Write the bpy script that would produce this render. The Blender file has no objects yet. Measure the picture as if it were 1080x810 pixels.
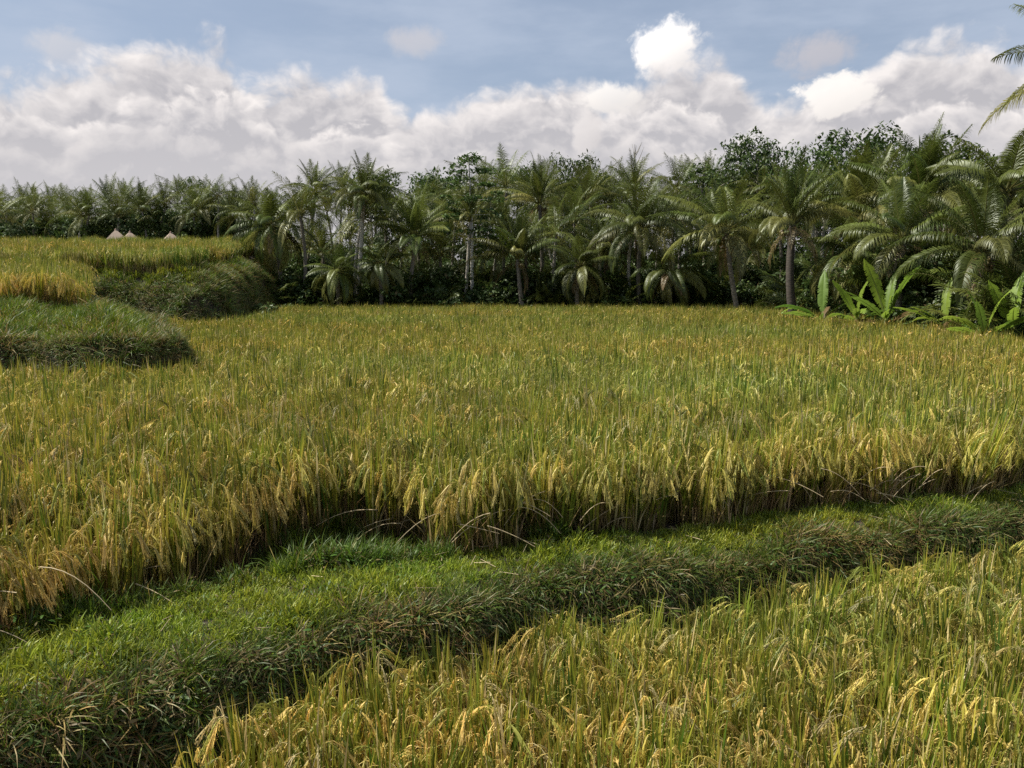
import bpy, math, random
import numpy as np
from mathutils import Vector, Euler, Matrix

R = math.radians
SC = bpy.context.scene
COL = SC.collection
rng = np.random.default_rng(7)
random.seed(7)

# ------------------------------------------------------------------ camera model (metres; main paddy floor is z = 0)
FPX, H = 850.0, 2.84
PITCH = math.atan(113 / FPX)
CP, SP = math.cos(PITCH), math.sin(PITCH)

def ray(u, v):
    a, b = (u - 540) / FPX, -(v - 405) / FPX
    return np.array([a, CP + b * SP, -SP + b * CP])

def at_y(u, v, Y):
    d = ray(u, v); t = Y / d[1]
    return np.array([d[0] * t, Y, H + d[2] * t])

def at_z(u, v, z):
    d = ray(u, v); t = (z - H) / d[2]
    return np.array([d[0] * t, d[1] * t, z])

def sstep(a, b, x):
    t = np.clip((x - a) / (b - a), 0, 1)
    return t * t * (3 - 2 * t)

def unit(v):
    return v / np.maximum(np.linalg.norm(v, axis=-1, keepdims=True), 1e-9)

# ------------------------------------------------------------------ mesh builder: everything leafy is made of strips
class MB:
    def __init__(self):
        self.v, self.q, self.c, self.n = [], [], [], 0

    def add(self, v, q, c):
        v = np.asarray(v, float).reshape(-1, 3)
        self.v.append(v); self.q.append(np.asarray(q, int).reshape(-1, 4) + self.n)
        self.c.append(np.broadcast_to(np.asarray(c, float), v.shape).copy()); self.n += len(v)

    def strips(self, P, W, S, C):
        """n strips of k points: P (n,k,3), W (n,k) full widths, S (n,k,3) side vectors, C (n,k,3) or (n,3) or (3,)"""
        n, k, _ = P.shape
        W = np.broadcast_to(W, (n, k)); S = np.broadcast_to(S, (n, k, 3))
        C = np.asarray(C, float)
        if C.ndim == 2: C = C[:, None, :]
        C = np.broadcast_to(C, (n, k, 3))
        V = np.empty((n, k, 2, 3)); V[:, :, 0] = P - S * W[..., None] / 2; V[:, :, 1] = P + S * W[..., None] / 2
        CC = np.repeat(C[:, :, None, :], 2, axis=2)
        base = (np.arange(n)[:, None] * k + np.arange(k - 1)[None, :]) * 2
        q = np.stack([base, base + 1, base + 3, base + 2], -1)
        self.add(V, q, CC.reshape(-1, 3))

    def tube(self, pts, rad, ns=7, c=(.2, .17, .13), cap=False):
        pts = np.asarray(pts, float); k = len(pts); rad = np.broadcast_to(rad, (k,))
        T = unit(np.gradient(pts, axis=0))
        ref = np.array([1., 0, 0]) if abs(T[0][0]) < .8 else np.array([0, 1., 0])
        A = unit(np.cross(T, ref)); B = np.cross(T, A)
        th = np.arange(ns) / ns * 2 * math.pi
        V = pts[:, None, :] + rad[:, None, None] * (np.cos(th)[None, :, None] * A[:, None, :] + np.sin(th)[None, :, None] * B[:, None, :])
        i = np.arange(k - 1)[:, None] * ns; j = np.arange(ns)[None, :]; j2 = (j + 1) % ns
        q = np.stack([i + j, i + j2, i + ns + j2, i + ns + j], -1)
        self.add(V, q, c)

    def blob(self, c, r, col, nu=8, nv=5):
        th = np.linspace(0, 2 * math.pi, nu, endpoint=False); ph = np.linspace(.02, math.pi - .02, nv)
        V = np.stack([np.sin(ph)[:, None] * np.cos(th), np.sin(ph)[:, None] * np.sin(th), np.cos(ph)[:, None] + 0 * th], -1) * np.asarray(r) + np.asarray(c)
        i = np.arange(nv - 1)[:, None] * nu; j = np.arange(nu)[None, :]; j2 = (j + 1) % nu
        self.add(V, np.stack([i + j, i + nu + j, i + nu + j2, i + j2], -1), col)

    def box(self, lo, hi, col):
        lo, hi = np.array(lo, float), np.array(hi, float)
        V = [[(lo, hi)[i][0], (lo, hi)[j][1], (lo, hi)[k][2]] for i in (0, 1) for j in (0, 1) for k in (0, 1)]
        self.add(V, [[0, 1, 3, 2], [4, 6, 7, 5], [0, 4, 5, 1], [2, 3, 7, 6], [0, 2, 6, 4], [1, 5, 7, 3]], col)

    def mesh(self, name, mat, smooth=False):
        v = np.concatenate(self.v); q = np.concatenate(self.q); c = np.concatenate(self.c)
        me = bpy.data.meshes.new(name)
        me.vertices.add(len(v)); me.vertices.foreach_set('co', v.astype(np.float32).ravel())
        me.loops.add(q.size); me.loops.foreach_set('vertex_index', q.astype(np.int32).ravel())
        me.polygons.add(len(q)); me.polygons.foreach_set('loop_start', np.arange(0, q.size, 4, dtype=np.int32))
        at = me.attributes.new('col', 'FLOAT_COLOR', 'POINT')
        at.data.foreach_set('color', np.concatenate([c, np.ones((len(c), 1))], 1).astype(np.float32).ravel())
        me.materials.append(mat)
        me.update(calc_edges=True)
        if smooth: me.polygons.foreach_set('use_smooth', np.ones(len(q), bool))
        return me

def link(name, me, parent=None, loc=(0, 0, 0), rot=(0, 0, 0), scale=(1, 1, 1)):
    o = bpy.data.objects.new(name, me); COL.objects.link(o)
    o.location = loc; o.rotation_euler = rot; o.scale = scale
    if parent: o.parent = parent
    return o

def tag(o, label, cat, group=None, kind=None):
    o['label'] = label; o['category'] = cat
    if group: o['group'] = group
    if kind: o['kind'] = kind
    return o

def thing(name, label, cat, loc, rz=0, group=None):
    o = link(name, None, None, loc, (0, 0, rz)); o.empty_display_size = .3
    return tag(o, label, cat, group)

# ------------------------------------------------------------------ materials
def nodes_of(m):
    m.use_nodes = True; nt = m.node_tree; nt.nodes.clear()
    return nt, nt.nodes.new, nt.links.new

def leaf_mat(name, trans=.35, gloss=.06, rough=.45, patch=None, vary=.25, tint=None):
    """leaf colour from the mesh, varied per plant; part of the light passes through the blade"""
    m = bpy.data.materials.new(name); nt, N, L = nodes_of(m)
    at = N('ShaderNodeAttribute'); at.attribute_name = 'col'
    oi = N('ShaderNodeObjectInfo')
    hs = N('ShaderNodeHueSaturation')
    mr = N('ShaderNodeMapRange'); mr.inputs[3].default_value = 1 - vary; mr.inputs[4].default_value = 1 + vary
    L(oi.outputs['Random'], mr.inputs[0]); L(mr.outputs[0], hs.inputs['Value'])
    src = at.outputs['Color']
    if patch:      # broad areas of the crop are riper than others
        geo = N('ShaderNodeNewGeometry'); nz = N('ShaderNodeTexNoise'); nz.inputs['Scale'].default_value = patch[0]; nz.inputs['Detail'].default_value = 3
        mp = N('ShaderNodeMapping'); mp.inputs['Scale'].default_value = (.45, 1, 0)
        L(geo.outputs['Position'], mp.inputs[0]); L(mp.outputs[0], nz.inputs['Vector'])
        m2 = N('ShaderNodeMapRange'); m2.inputs[1].default_value = .35; m2.inputs[2].default_value = .65
        L(nz.outputs['Fac'], m2.inputs[0])
        mx = N('ShaderNodeMix'); mx.data_type = 'RGBA'; mx.blend_type = 'MULTIPLY'; mx.inputs[0].default_value = 1
        cr = N('ShaderNodeMix'); cr.data_type = 'RGBA'; cr.inputs[6].default_value = patch[1]; cr.inputs[7].default_value = patch[2]
        L(m2.outputs[0], cr.inputs[0]); L(src, mx.inputs[6]); L(cr.outputs[2], mx.inputs[7]); src = mx.outputs[2]
    L(src, hs.inputs['Color'])
    h2 = N('ShaderNodeMapRange'); h2.inputs[3].default_value = .493; h2.inputs[4].default_value = .515
    ml = N('ShaderNodeMath'); ml.operation = 'MULTIPLY'; ml.inputs[1].default_value = 7.31
    fr = N('ShaderNodeMath'); fr.operation = 'FRACT'
    L(oi.outputs['Random'], ml.inputs[0]); L(ml.outputs[0], fr.inputs[0]); L(fr.outputs[0], h2.inputs[0]); L(h2.outputs[0], hs.inputs['Hue'])
    di = N('ShaderNodeBsdfDiffuse'); tr = N('ShaderNodeBsdfTranslucent'); gl = N('ShaderNodeBsdfGlossy'); gl.inputs['Roughness'].default_value = rough
    gl.inputs['Color'].default_value = (.9, .95, .85, 1)
    a = N('ShaderNodeMixShader'); a.inputs[0].default_value = trans
    b = N('ShaderNodeMixShader'); b.inputs[0].default_value = gloss
    L(hs.outputs[0], di.inputs[0]); L(hs.outputs[0], tr.inputs[0])
    L(di.outputs[0], a.inputs[1]); L(tr.outputs[0], a.inputs[2]); L(a.outputs[0], b.inputs[1]); L(gl.outputs[0], b.inputs[2])
    out = N('ShaderNodeOutputMaterial'); L(b.outputs[0], out.inputs[0])
    return m

def solid_mat(name, rough=.85, scale=6, bump=.4, ramp=(.6, 1.25), stretch=(1, 1, 1)):
    m = bpy.data.materials.new(name); nt, N, L = nodes_of(m)
    at = N('ShaderNodeAttribute'); at.attribute_name = 'col'
    tc = N('ShaderNodeTexCoord'); mp = N('ShaderNodeMapping'); mp.inputs['Scale'].default_value = stretch
    nz = N('ShaderNodeTexNoise'); nz.inputs['Scale'].default_value = scale; nz.inputs['Detail'].default_value = 7
    L(tc.outputs['Object'], mp.inputs[0]); L(mp.outputs[0], nz.inputs['Vector'])
    mr = N('ShaderNodeMapRange'); mr.inputs[1].default_value = .3; mr.inputs[2].default_value = .7; mr.inputs[3].default_value = ramp[0]; mr.inputs[4].default_value = ramp[1]
    L(nz.outputs['Fac'], mr.inputs[0])
    hs = N('ShaderNodeHueSaturation'); L(at.outputs['Color'], hs.inputs['Color']); L(mr.outputs[0], hs.inputs['Value'])
    p = N('ShaderNodeBsdfPrincipled'); p.inputs['Roughness'].default_value = rough; L(hs.outputs[0], p.inputs['Base Color'])
    bp = N('ShaderNodeBump'); bp.inputs['Strength'].default_value = bump; bp.inputs['Distance'].default_value = .03
    L(nz.outputs['Fac'], bp.inputs['Height']); L(bp.outputs[0], p.inputs['Normal'])
    out = N('ShaderNodeOutputMaterial'); L(p.outputs[0], out.inputs[0])
    return m

M_RICE = leaf_mat('rice_leaf', .30, .03, .5, (.10, (1.05, .98, .92, 1), (.74, .97, .95, 1)), .36)
M_GRASS = leaf_mat('grass_blade', .38, .03, .5, (.9, (1.15, 1, .8, 1), (.85, 1, .9, 1)), .25)
M_WEED = leaf_mat('weed_leaf', .25, .02, .5, None, .3)
M_PALM = leaf_mat('palm_frond', .30, .032, .42, None, .18)
M_TREE = leaf_mat('tree_leaf', .3, .025, .5, None, .22)
M_BANANA = leaf_mat('banana_leaf', .5, .02, .45, None, .1)
M_BARK = solid_mat('bark', .85, 5, .6, (.6, 1.3), (1, 1, 3.5))
M_NUT = solid_mat('coconut_husk', .55, 9, .2)
M_THATCH = solid_mat('thatch', .9, 18, .5, (.75, 1.15), (1, 1, .3))
M_PLASTER = solid_mat('hut_wall', .85, 5, .2, (.8, 1.1))
M_SOIL = solid_mat('soil', .9, 2.2, .8, (.5, 1.4))

# ------------------------------------------------------------------ terrain
def line(pts, z):
    P = np.array([at_z(u, v, z)[:2] for u, v in pts])
    a = P[0] - (P[1] - P[0]) / np.linalg.norm(P[1] - P[0]) * 9
    b = P[-1] + (P[-1] - P[-2]) / np.linalg.norm(P[-1] - P[-2]) * 25
    return np.vstack([a, P, b])

BACK = line([(0, 668), (100, 645), (200, 622), (300, 600), (420, 588), (540, 577), (640, 564), (760, 550), (940, 530), (1080, 514)], .1)
FRONT = line([(0, 742), (137, 697), (283, 668), (455, 620), (540, 603), (692, 583), (813, 567), (945, 545), (1080, 527)], .1)
BUND_TOP, LOW = .03, -1.0
fy = lambda x: np.interp(x, FRONT[:, 0], FRONT[:, 1]) + .05 * np.sin(x * 2.3) + .05 * np.sin(x * 4.1 + 1) + .035 * np.sin(x * 9.7 + 2) + .02 * np.sin(x * 17)
by = lambda x: np.maximum(np.interp(x, BACK[:, 0], BACK[:, 1]) + .05 * np.sin(x * 1.7 + 2), fy(x) + .35)

# the left terraces, as plan outlines
T1 = np.array([(-60, 16.4), (-8.6, 16.4), (-7.4, 16.8), (-7.0, 17.8), (-8.0, 20), (-9.3, 22.3), (-11.3, 23.6), (-14.4, 29), (-18.8, 37), (-18, 50), (-60, 60)])
T2 = np.array([(-70, 36.6), (-17.5, 36.4), (-14.0, 36.2), (-13.0, 37.4), (-13.4, 42), (-16.5, 60), (-24, 90), (-38, 130), (-260, 130), (-260, 40)])

def poly_sd(P, x, y):
    """signed distance, positive inside"""
    d = np.full(x.shape, 1e9); ins = np.zeros(x.shape, bool)
    for i in range(len(P)):
        (x0, y0), (x1, y1) = P[i], P[(i + 1) % len(P)]
        ex, ey = x1 - x0, y1 - y0
        t = np.clip(((x - x0) * ex + (y - y0) * ey) / (ex * ex + ey * ey), 0, 1)
        d = np.minimum(d, np.hypot(x - x0 - ex * t, y - y0 - ey * t))
        c = ((y0 > y) != (y1 > y)) & (x < ex * (y - y0) / (ey if ey else 1e-9) + x0)
        ins ^= c
    return np.where(ins, d, -d)

def wob(x, y):
    return .5 * np.sin(x * 3.1 + y * 1.3) + .3 * np.sin(x * 7.3 - y * 5.2 + 1) + .2 * np.sin(x * 13 + y * 11)

def hfun(x, y):
    x = np.asarray(x, float); y = np.asarray(y, float)
    F, B = fy(x), by(x)
    top = BUND_TOP + .035 * wob(x * .6, y * .6)
    h = LOW + (top - LOW) * (.80 * sstep(F - .48, F - .08, y) + .20 * sstep(F - .30, F + .30, y))
    h = np.where(y > F + .30, top * (1 - sstep(B - .05, B + .35, y)), h)
    dip = sstep(B + .05, B + .35, y) * (1 - sstep(B + 1.0, B + 1.5, y)) * sstep(-.1, -1.0, x)
    h = h - .24 * dip
    s1 = poly_sd(T1, x, y); t1 = 1.52 + .38 * sstep(16.4, 22, y) + .06 * np.clip(y - 24, 0, 40)
    s1 = s1 + .28 * wob(x * .45, y * .45)
    h = np.where(s1 > 0, np.maximum(h, t1 * (.86 * sstep(0, .5, s1) + .14 * sstep(.2, 2.2, s1)) * (1 + .05 * wob(x * .9, y * .9))), h)
    s2 = poly_sd(T2, x, y); t2 = 2.4 + .6 * sstep(37.6, 38.7, y) + .068 * np.clip(y - 38, 0, 22)
    s2 = s2 + .35 * wob(x * .33, y * .33)
    h = np.where(s2 > 0, np.maximum(h, t2 * (.7 * sstep(0, 1.3, s2) + .3 * sstep(.4, 2.6, s2)) * (1 + .03 * wob(x * .6, y * .6))), h)
    return h

def grid_axis(segs):
    out = []
    for a, b, s in segs: out.append(np.arange(a, b, s))
    out.append([segs[-1][1]])
    return np.concatenate(out)

gx = np.concatenate([[-420, -300], grid_axis([(-200, -60, 7), (-60, -20, .5), (-20, 14, .16), (14, 40, 1), (40, 200, 8)]), [300, 420]])
gy = np.concatenate([[-200, -60, -20], grid_axis([(-4, 2, .6), (2, 13, .09), (13, 18.5, .14), (18.5, 36, .5), (36, 39, .15), (39, 70, .6), (70, 200, 8)]), [300, 420]])
X, Y = np.meshgrid(gx, gy)
Z = hfun(X, Y)
mb = MB()
i = np.arange(len(gy) - 1)[:, None] * len(gx); j = np.arange(len(gx) - 1)[None, :]
q = np.stack([i + j, i + j + 1, i + len(gx) + j + 1, i + len(gx) + j], -1)
mb.add(np.stack([X, Y, Z], -1), q, (.040, .029, .016))
link('ground', mb.mesh('ground', M_SOIL, True))['kind'] = 'structure'

# ------------------------------------------------------------------ scattering uncountable plants: one object each
def scatter(name, pts, rot, scl, idx, variants, label, cat):
    me = bpy.data.meshes.new(name); n = len(pts)
    me.vertices.add(n); me.vertices.foreach_set('co', np.asarray(pts, np.float32).ravel())
    a = me.attributes.new('rot', 'FLOAT_VECTOR', 'POINT'); a.data.foreach_set('vector', np.asarray(rot, np.float32).ravel())
    a = me.attributes.new('scl', 'FLOAT_VECTOR', 'POINT'); a.data.foreach_set('vector', np.asarray(scl, np.float32).ravel())
    a = me.attributes.new('idx', 'INT', 'POINT'); a.data.foreach_set('value', np.asarray(idx, np.int32))
    me.update()
    o = link(name, me); tag(o, label, cat, kind='stuff')
    ng = bpy.data.node_groups.new(name + '_scatter', 'GeometryNodeTree')
    ng.interface.new_socket('Geometry', in_out='INPUT', socket_type='NodeSocketGeometry')
    ng.interface.new_socket('Geometry', in_out='OUTPUT', socket_type='NodeSocketGeometry')
    N, L = ng.nodes.new, ng.links.new
    gi, go = N('NodeGroupInput'), N('NodeGroupOutput')
    join = N('GeometryNodeJoinGeometry')
    for vm in reversed(variants):          # join puts the last link first
        src = bpy.data.objects.get('src_' + vm.name) or bpy.data.objects.new('src_' + vm.name, vm)
        oi = N('GeometryNodeObjectInfo'); oi.inputs['Object'].default_value = src; oi.inputs['As Instance'].default_value = False
        g2 = N('GeometryNodeGeometryToInstance'); L(oi.outputs['Geometry'], g2.inputs[0]); L(g2.outputs[0], join.inputs[0])
    ip = N('GeometryNodeInstanceOnPoints')
    def attr(nm, ty):
        x = N('GeometryNodeInputNamedAttribute'); x.data_type = ty; x.inputs['Name'].default_value = nm
        return next(s for s in x.outputs if s.enabled and s.name == 'Attribute')
    ip.inputs['Pick Instance'].default_value = True
    L(gi.outputs[0], ip.inputs['Points']); L(join.outputs[0], ip.inputs['Instance'])
    L(attr('idx', 'INT'), ip.inputs['Instance Index'])
    e2r = N('FunctionNodeEulerToRotation'); L(attr('rot', 'FLOAT_VECTOR'), e2r.inputs[0]); L(e2r.outputs[0], ip.inputs['Rotation'])
    L(attr('scl', 'FLOAT_VECTOR'), ip.inputs['Scale'])
    L(ip.outputs[0], go.inputs[0])
    md = o.modifiers.new('scatter', 'NODES'); md.node_group = ng
    return o

def up_from_normal(nx, ny, nz, spin):
    """eulers that tilt +Z to the given direction, after a spin about it"""
    out = np.empty((len(nx), 3))
    for k in range(len(nx)):
        q = Vector((nx[k], ny[k], nz[k])).to_track_quat('Z', 'Y')
        e = (q.to_matrix() @ Euler((0, 0, spin[k])).to_matrix()).to_euler()
        out[k] = e
    return out

def blades(mb, r, n, length, width, lean, bend, base_r, k=5, cols=None, prof=None, twist=.5):
    L = r.uniform(*length, n); w = r.uniform(*width, n); az = r.uniform(0, 2 * math.pi, n)
    th0 = r.uniform(*lean, n); bd = r.uniform(*bend, n)
    t = np.linspace(0, 1, k)
    th = th0[:, None] + bd[:, None] * t[None, :] ** 2
    dx, dz = np.sin(th), np.cos(th)
    st = L[:, None] / (k - 1)
    rx = np.concatenate([np.zeros((n, 1)), np.cumsum((dx[:, 1:] + dx[:, :-1]) / 2 * st, 1)], 1)
    rz = np.concatenate([np.zeros((n, 1)), np.cumsum((dz[:, 1:] + dz[:, :-1]) / 2 * st, 1)], 1)
    b = r.uniform(-1, 1, (n, 2)) * base_r
    P = np.stack([b[:, :1] + rx * np.cos(az)[:, None], b[:, 1:] + rx * np.sin(az)[:, None], rz], -1)
    ta = az[:, None] + math.pi / 2 + r.uniform(-twist, twist, n)[:, None] + t[None, :] * r.uniform(-1, 1, n)[:, None] * twist
    S = np.stack([np.cos(ta), np.sin(ta), 0 * ta], -1)
    prof = np.interp(t, [0, .25, .6, .85, 1], [.55, .95, 1, .6, .04]) if prof is None else prof
    W = w[:, None] * prof[None, :]
    mb.strips(P, W, S, cols(n, t) if callable(cols) else cols)
    return P

def pick(r, n, table):
    cols = np.array([c for _, c in table]); p = np.array([w for w, _ in table], float); p /= p.sum()
    return cols[r.choice(len(table), n, p=p)] * r.uniform(.85, 1.15, (n, 1))

GREEN, LIME, YELL = (.078, .132, .013), (.215, .23, .023), (.42, .33, .05)
GOLD, GOLD2, STRAW, BROWN = (.67, .475, .15), (.55, .415, .105), (.55, .41, .20), (.14, .085, .04)

def rice_clump(seed, lod, ripe=.5, hgt=1.0, droop=1.0, edge=False):
    r = np.random.default_rng(seed); mb = MB()
    nb = {0: 23, 1: 16, 2: 12}[lod]; k = {0: 6, 1: 4, 2: 3}[lod]; wm = {0: 1.0, 1: 1.35, 2: 2.2}[lod]
    if lod == 2: ripe *= .6
    tab = [(1.35 - ripe, GREEN), (1.7, LIME), (.35 + .9 * ripe, YELL), (.2, STRAW)]
    def lc(n, t):
        c = pick(r, n, tab)[:, None, :]
        dry = np.array([.22, .14, .055])[None, None, :]; tip = np.array(YELL)[None, None, :]
        f = np.clip(1 - t / .35, 0, 1)[None, :, None]; g = np.clip((t - .75) / .25, 0, 1)[None, :, None] * r.uniform(0, .8, (n, 1, 1))
        return c * (1 - f) * (1 - g) + dry * f + tip * (1 - f) * g
    blades(mb, r, nb, (.76 * hgt, 1.12 * hgt), (.015 * wm, .026 * wm), (.01, .15), (-.04, .25), .06, k, lc, None, .8)
    blades(mb, r, nb // 4, (.55 * hgt, .85 * hgt), (.010 * wm, .016 * wm), (.08, .25), (.4, 1.3), .06, k + 1, lc, None, .6)
    # dead lower sheaths
    blades(mb, r, nb // 2 + 30 * edge, (.25, .62 + .1 * edge), (.008 * wm, .014 * wm), (.05, .45 - .1 * edge), (.3 - .2 * edge, 1.6 - .8 * edge), .07 + .05 * edge, 3, lambda n, t: pick(r, n, [(.4, BROWN), (1, (.33, .19, .09)), (.9, (.44, .28, .14))]))
    # panicles: an arching stalk whose last part hangs under the grain
    n = {0: 15, 1: 12, 2: 6}[lod] + 7 * edge; k = 12
    az = r.uniform(0, 2 * math.pi, n); h0 = r.uniform(.70, .95, n) * hgt; tail = r.uniform(.22, .32, n)
    th0 = r.uniform(.02, .2, n); end = r.uniform(2.3, 3.05, n) * droop
    t = np.linspace(0, 1, k); Ltot = h0 + tail
    s = t[None, :] * Ltot[:, None]
    th = th0[:, None] + (end - th0)[:, None] * np.clip((s - h0[:, None] * .88) / (tail * .55)[:, None], 0, 1) ** .9
    # resample so that the bend has points: use non-uniform t
    t = np.concatenate([np.linspace(0, .6, 3), np.linspace(.66, 1, k - 3)]); s = t[None, :] * Ltot[:, None]
    th = th0[:, None] + (end - th0)[:, None] * np.clip((s - h0[:, None] * .88) / (tail * .55)[:, None], 0, 1) ** .9
    ds = np.diff(s, axis=1); dx = np.sin(th[:, :-1]) * ds; dz = np.cos(th[:, :-1]) * ds
    rx = np.concatenate([np.zeros((n, 1)), np.cumsum(dx, 1)], 1); rz = np.concatenate([np.zeros((n, 1)), np.cumsum(dz, 1)], 1)
    b = r.uniform(-.05, .05, (n, 2))
    P = np.stack([b[:, :1] + rx * np.cos(az)[:, None], b[:, 1:] + rx * np.sin(az)[:, None], rz], -1)
    S = np.stack([-np.sin(az), np.cos(az), 0 * az], -1)[:, None, :]
    pc = pick(r, n, [(ripe + .3, GOLD), (.6, GOLD2), (1 - ripe, (.30, .29, .06)), (.15, (.5, .40, .2))])
    mb.strips(P, np.full((n, k), .004 * wm), S, pc * .8)
    nbr = {0: 9, 1: 5, 2: 0}[lod]
    if nbr:
        u0 = r.uniform(.76, .9, (n, nbr)); kk = 5; uu = u0[..., None] + np.linspace(0, 1, kk) * r.uniform(.08, .13, (n, nbr, 1))
        uu = np.clip(uu, 0, 1); fi = np.interp(uu, t, np.arange(k)); i0 = np.clip(fi.astype(int), 0, k - 2); f = (fi - i0)[..., None]
        rr_ = np.arange(n)[:, None, None]
        Bq = P[rr_, i0] * (1 - f) + P[rr_, i0 + 1] * f
        off = r.normal(0, .012, (n, nbr, 1, 3)) * np.linspace(0, 1.2, kk)[None, None, :, None]
        Bq = Bq + off + np.array([0, 0, -1.]) * (np.linspace(0, 1, kk) ** 1.5 * .035)[None, None, :, None]
        Sb = unit(r.normal(0, 1, (n, nbr, 1, 3)) * [1, 1, .3]).reshape(-1, 1, 3)
        mb.strips(Bq.reshape(-1, kk, 3), np.array([[.4, .8, 1, .9, .3]]) * .010 * wm, Sb, np.repeat(pc, nbr, 0) * r.uniform(.75, 1.15, (n * nbr, 1)))
    ng = {0: 80, 1: 30, 2: 9}[lod]; gl = {0: .014, 1: .026, 2: .06}[lod]; gw = {0: .0058, 1: .012, 2: .028}[lod]
    u = r.uniform(.78, 1.0, (n, ng)); fi = np.interp(u, t, np.arange(k)); i0 = np.clip(fi.astype(int), 0, k - 2); f = (fi - i0)[..., None]
    rows = np.arange(n)[:, None]
    G = P[rows, i0] * (1 - f) + P[rows, i0 + 1] * f
    tan = unit(P[rows, i0 + 1] - P[rows, i0])
    hang = r.uniform(0, .03, (n, ng, 1)) * (1.15 - u[..., None]) * 4
    G = G + r.normal(0, .0075, G.shape) + np.array([0, 0, -1.]) * hang + tan * hang * .5
    D = unit(tan * .6 + np.array([0, 0, -.8]) + r.normal(0, .28, G.shape))
    G = G.reshape(-1, 1, 3); D = D.reshape(-1, 1, 3)
    Q = G + D * np.linspace(-.5, .5, 3)[None, :, None] * gl
    Sd = unit(np.cross(D, r.normal(0, 1, D.shape)))
    mb.strips(Q, np.array([[.3, 1, .25]]) * gw, Sd, np.repeat(pc, ng, 0) * r.uniform(.75, 1.25, (n * ng, 1)))
    return mb.mesh('rice_plant_%d_%d%s' % (lod, seed, 'e' * edge), M_RICE)

RICE = {lod: [rice_clump(100 * lod + s, lod, ripe, hg, dr) for s, (ripe, hg, dr) in enumerate(
        [(.4, 1.02, 1), (.6, .97, 1), (.3, 1.08, .9), (.75, .95, 1.1), (.5, 1.0, 1.0), (.2, 1.05, .9), (.85, .92, 1.1), (.55, 1.0, 1)])] for lod in (0, 1, 2)}

EDGE_RICE = [rice_clump(150 + s, 0, .85, hg, 1.05, True) for s, hg in enumerate((.98, 1.04, .93, 1.0))]

def jitter_grid(x0, x1, y0, y1, s):
    a, b = np.meshgrid(np.arange(x0, x1, s), np.arange(y0, y1, s))
    p = np.stack([a.ravel(), b.ravel()], 1)
    return p + rng.uniform(-.42, .42, p.shape) * s

def in_view(p, m=3.5, k=.70):
    return np.abs(p[:, 0]) < m + k * p[:, 1]

# back edge of the main paddy
EDGE = np.array([at_z(u, v, 1.05)[:2] for u, v in [(-60, 321), (805, 321)]] + [at_z(u, v, 1.05)[:2] for u, v in [(822, 333), (900, 336), (980, 341), (1080, 351)]] + [(24, 22), (34, 18)])
edge_y = lambda x: np.interp(x, EDGE[:, 0], EDGE[:, 1])

def rice_edge(x):
    """front row of the main paddy: a strip of rough grass lies before it on the left"""
    return by(x) + .13 + 1.15 * sstep(-.3, -1.4, x) * (1 - .93 * sstep(-2.1, -3.7, x)) + .05 * np.sin(x * 1.9) + .06 * np.sin(x * 4.7)

def rice_points(p, lod_ranges, lean_edge=None):
    pts, rot, scl, idx = [], [], [], []
    z = hfun(p[:, 0], p[:, 1])
    n = len(p)
    rz = rng.uniform(0, 2 * math.pi, n); tx = rng.normal(0, .05, n); ty = rng.normal(0, .05, n)
    if lean_edge is not None:
        e = lean_edge(p)                       # outermost plants lean out over the edge
        tx = tx + e * rng.uniform(.0, .30, n)
    rot = up_from_normal(np.sin(ty), -np.sin(tx), np.ones(n), rz)
    s = rng.uniform(.88, 1.1, n) + .05 * np.sin(p[:, 0] * .9) * np.sin(p[:, 1] * .7)
    scl = np.stack([s * rng.uniform(.9, 1.2, n)] * 2 + [s], 1)
    return np.column_stack([p, z]), rot, scl

def crop(name, p, lod, label, lean=None, squash=None, choose=None):
    pts, rot, scl = rice_points(p, None, lean)
    if squash is not None: scl = scl * squash
    idx = rng.integers(0, 8, len(p)) if choose is None else choose(p)
    return pts, rot, scl, idx

def lod_crop(name, p, label, lean=None, hscale=1.0, bounds=(13, 27)):
    """one crop object; plants farther off are drawn with fewer, broader blades"""
    pts, rot, scl = rice_points(p, None, lean)
    scl = scl * hscale
    d = np.hypot(p[:, 0], p[:, 1])
    lod = np.digitize(d, bounds)
    kind = rng.integers(0, 8, len(p))
    if lean is not None:                       # plants at the open edge are the ripest
        rim = (lean(p) > .1) & (rng.random(len(p)) < .9)
    idx = lod * 8 + kind
    if lean is not None: idx = np.where(rim, 24 + rng.integers(0, 4, len(p)), idx)
    return scatter(name, pts, rot, scl, idx, RICE[0] + RICE[1] + RICE[2] + EDGE_RICE, label, 'rice crop')

p = np.vstack([jitter_grid(-14, 16, 5, 14, .215), jitter_grid(-24, 26, 14, 28, .235), jitter_grid(-46, 46, 28, 54, .29)])
p = p[(p[:, 1] > rice_edge(p[:, 0])) & (p[:, 1] < edge_y(p[:, 0])) & in_view(p)]
p = p[(poly_sd(T1, p[:, 0], p[:, 1]) < -.15) & (poly_sd(T2, p[:, 0], p[:, 1]) < -.2)]
lod_crop('rice_crop', p, 'ripening green and gold rice filling the wide middle paddy', lambda p: np.clip(1 - (p[:, 1] - rice_edge(p[:, 0])) / .5, 0, 1), 1.04)

p = jitter_grid(-8, 13, 2.2, 12, .20)
lowedge = lambda x: fy(x) - .72 - .25 * sstep(-1, -2.6, x) + .07 * np.sin(x * 3.3) + .05 * np.sin(x * 7)
p = p[(p[:, 1] < lowedge(p[:, 0])) & in_view(p, 2.0) & (p[:, 0] > -2.35 + .25 * np.sin(p[:, 1] * 3))]
lod_crop('rice_crop', p, 'golden ripe rice in the lower paddy in front of the grass bund', None, .93, (9, 27))

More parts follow.
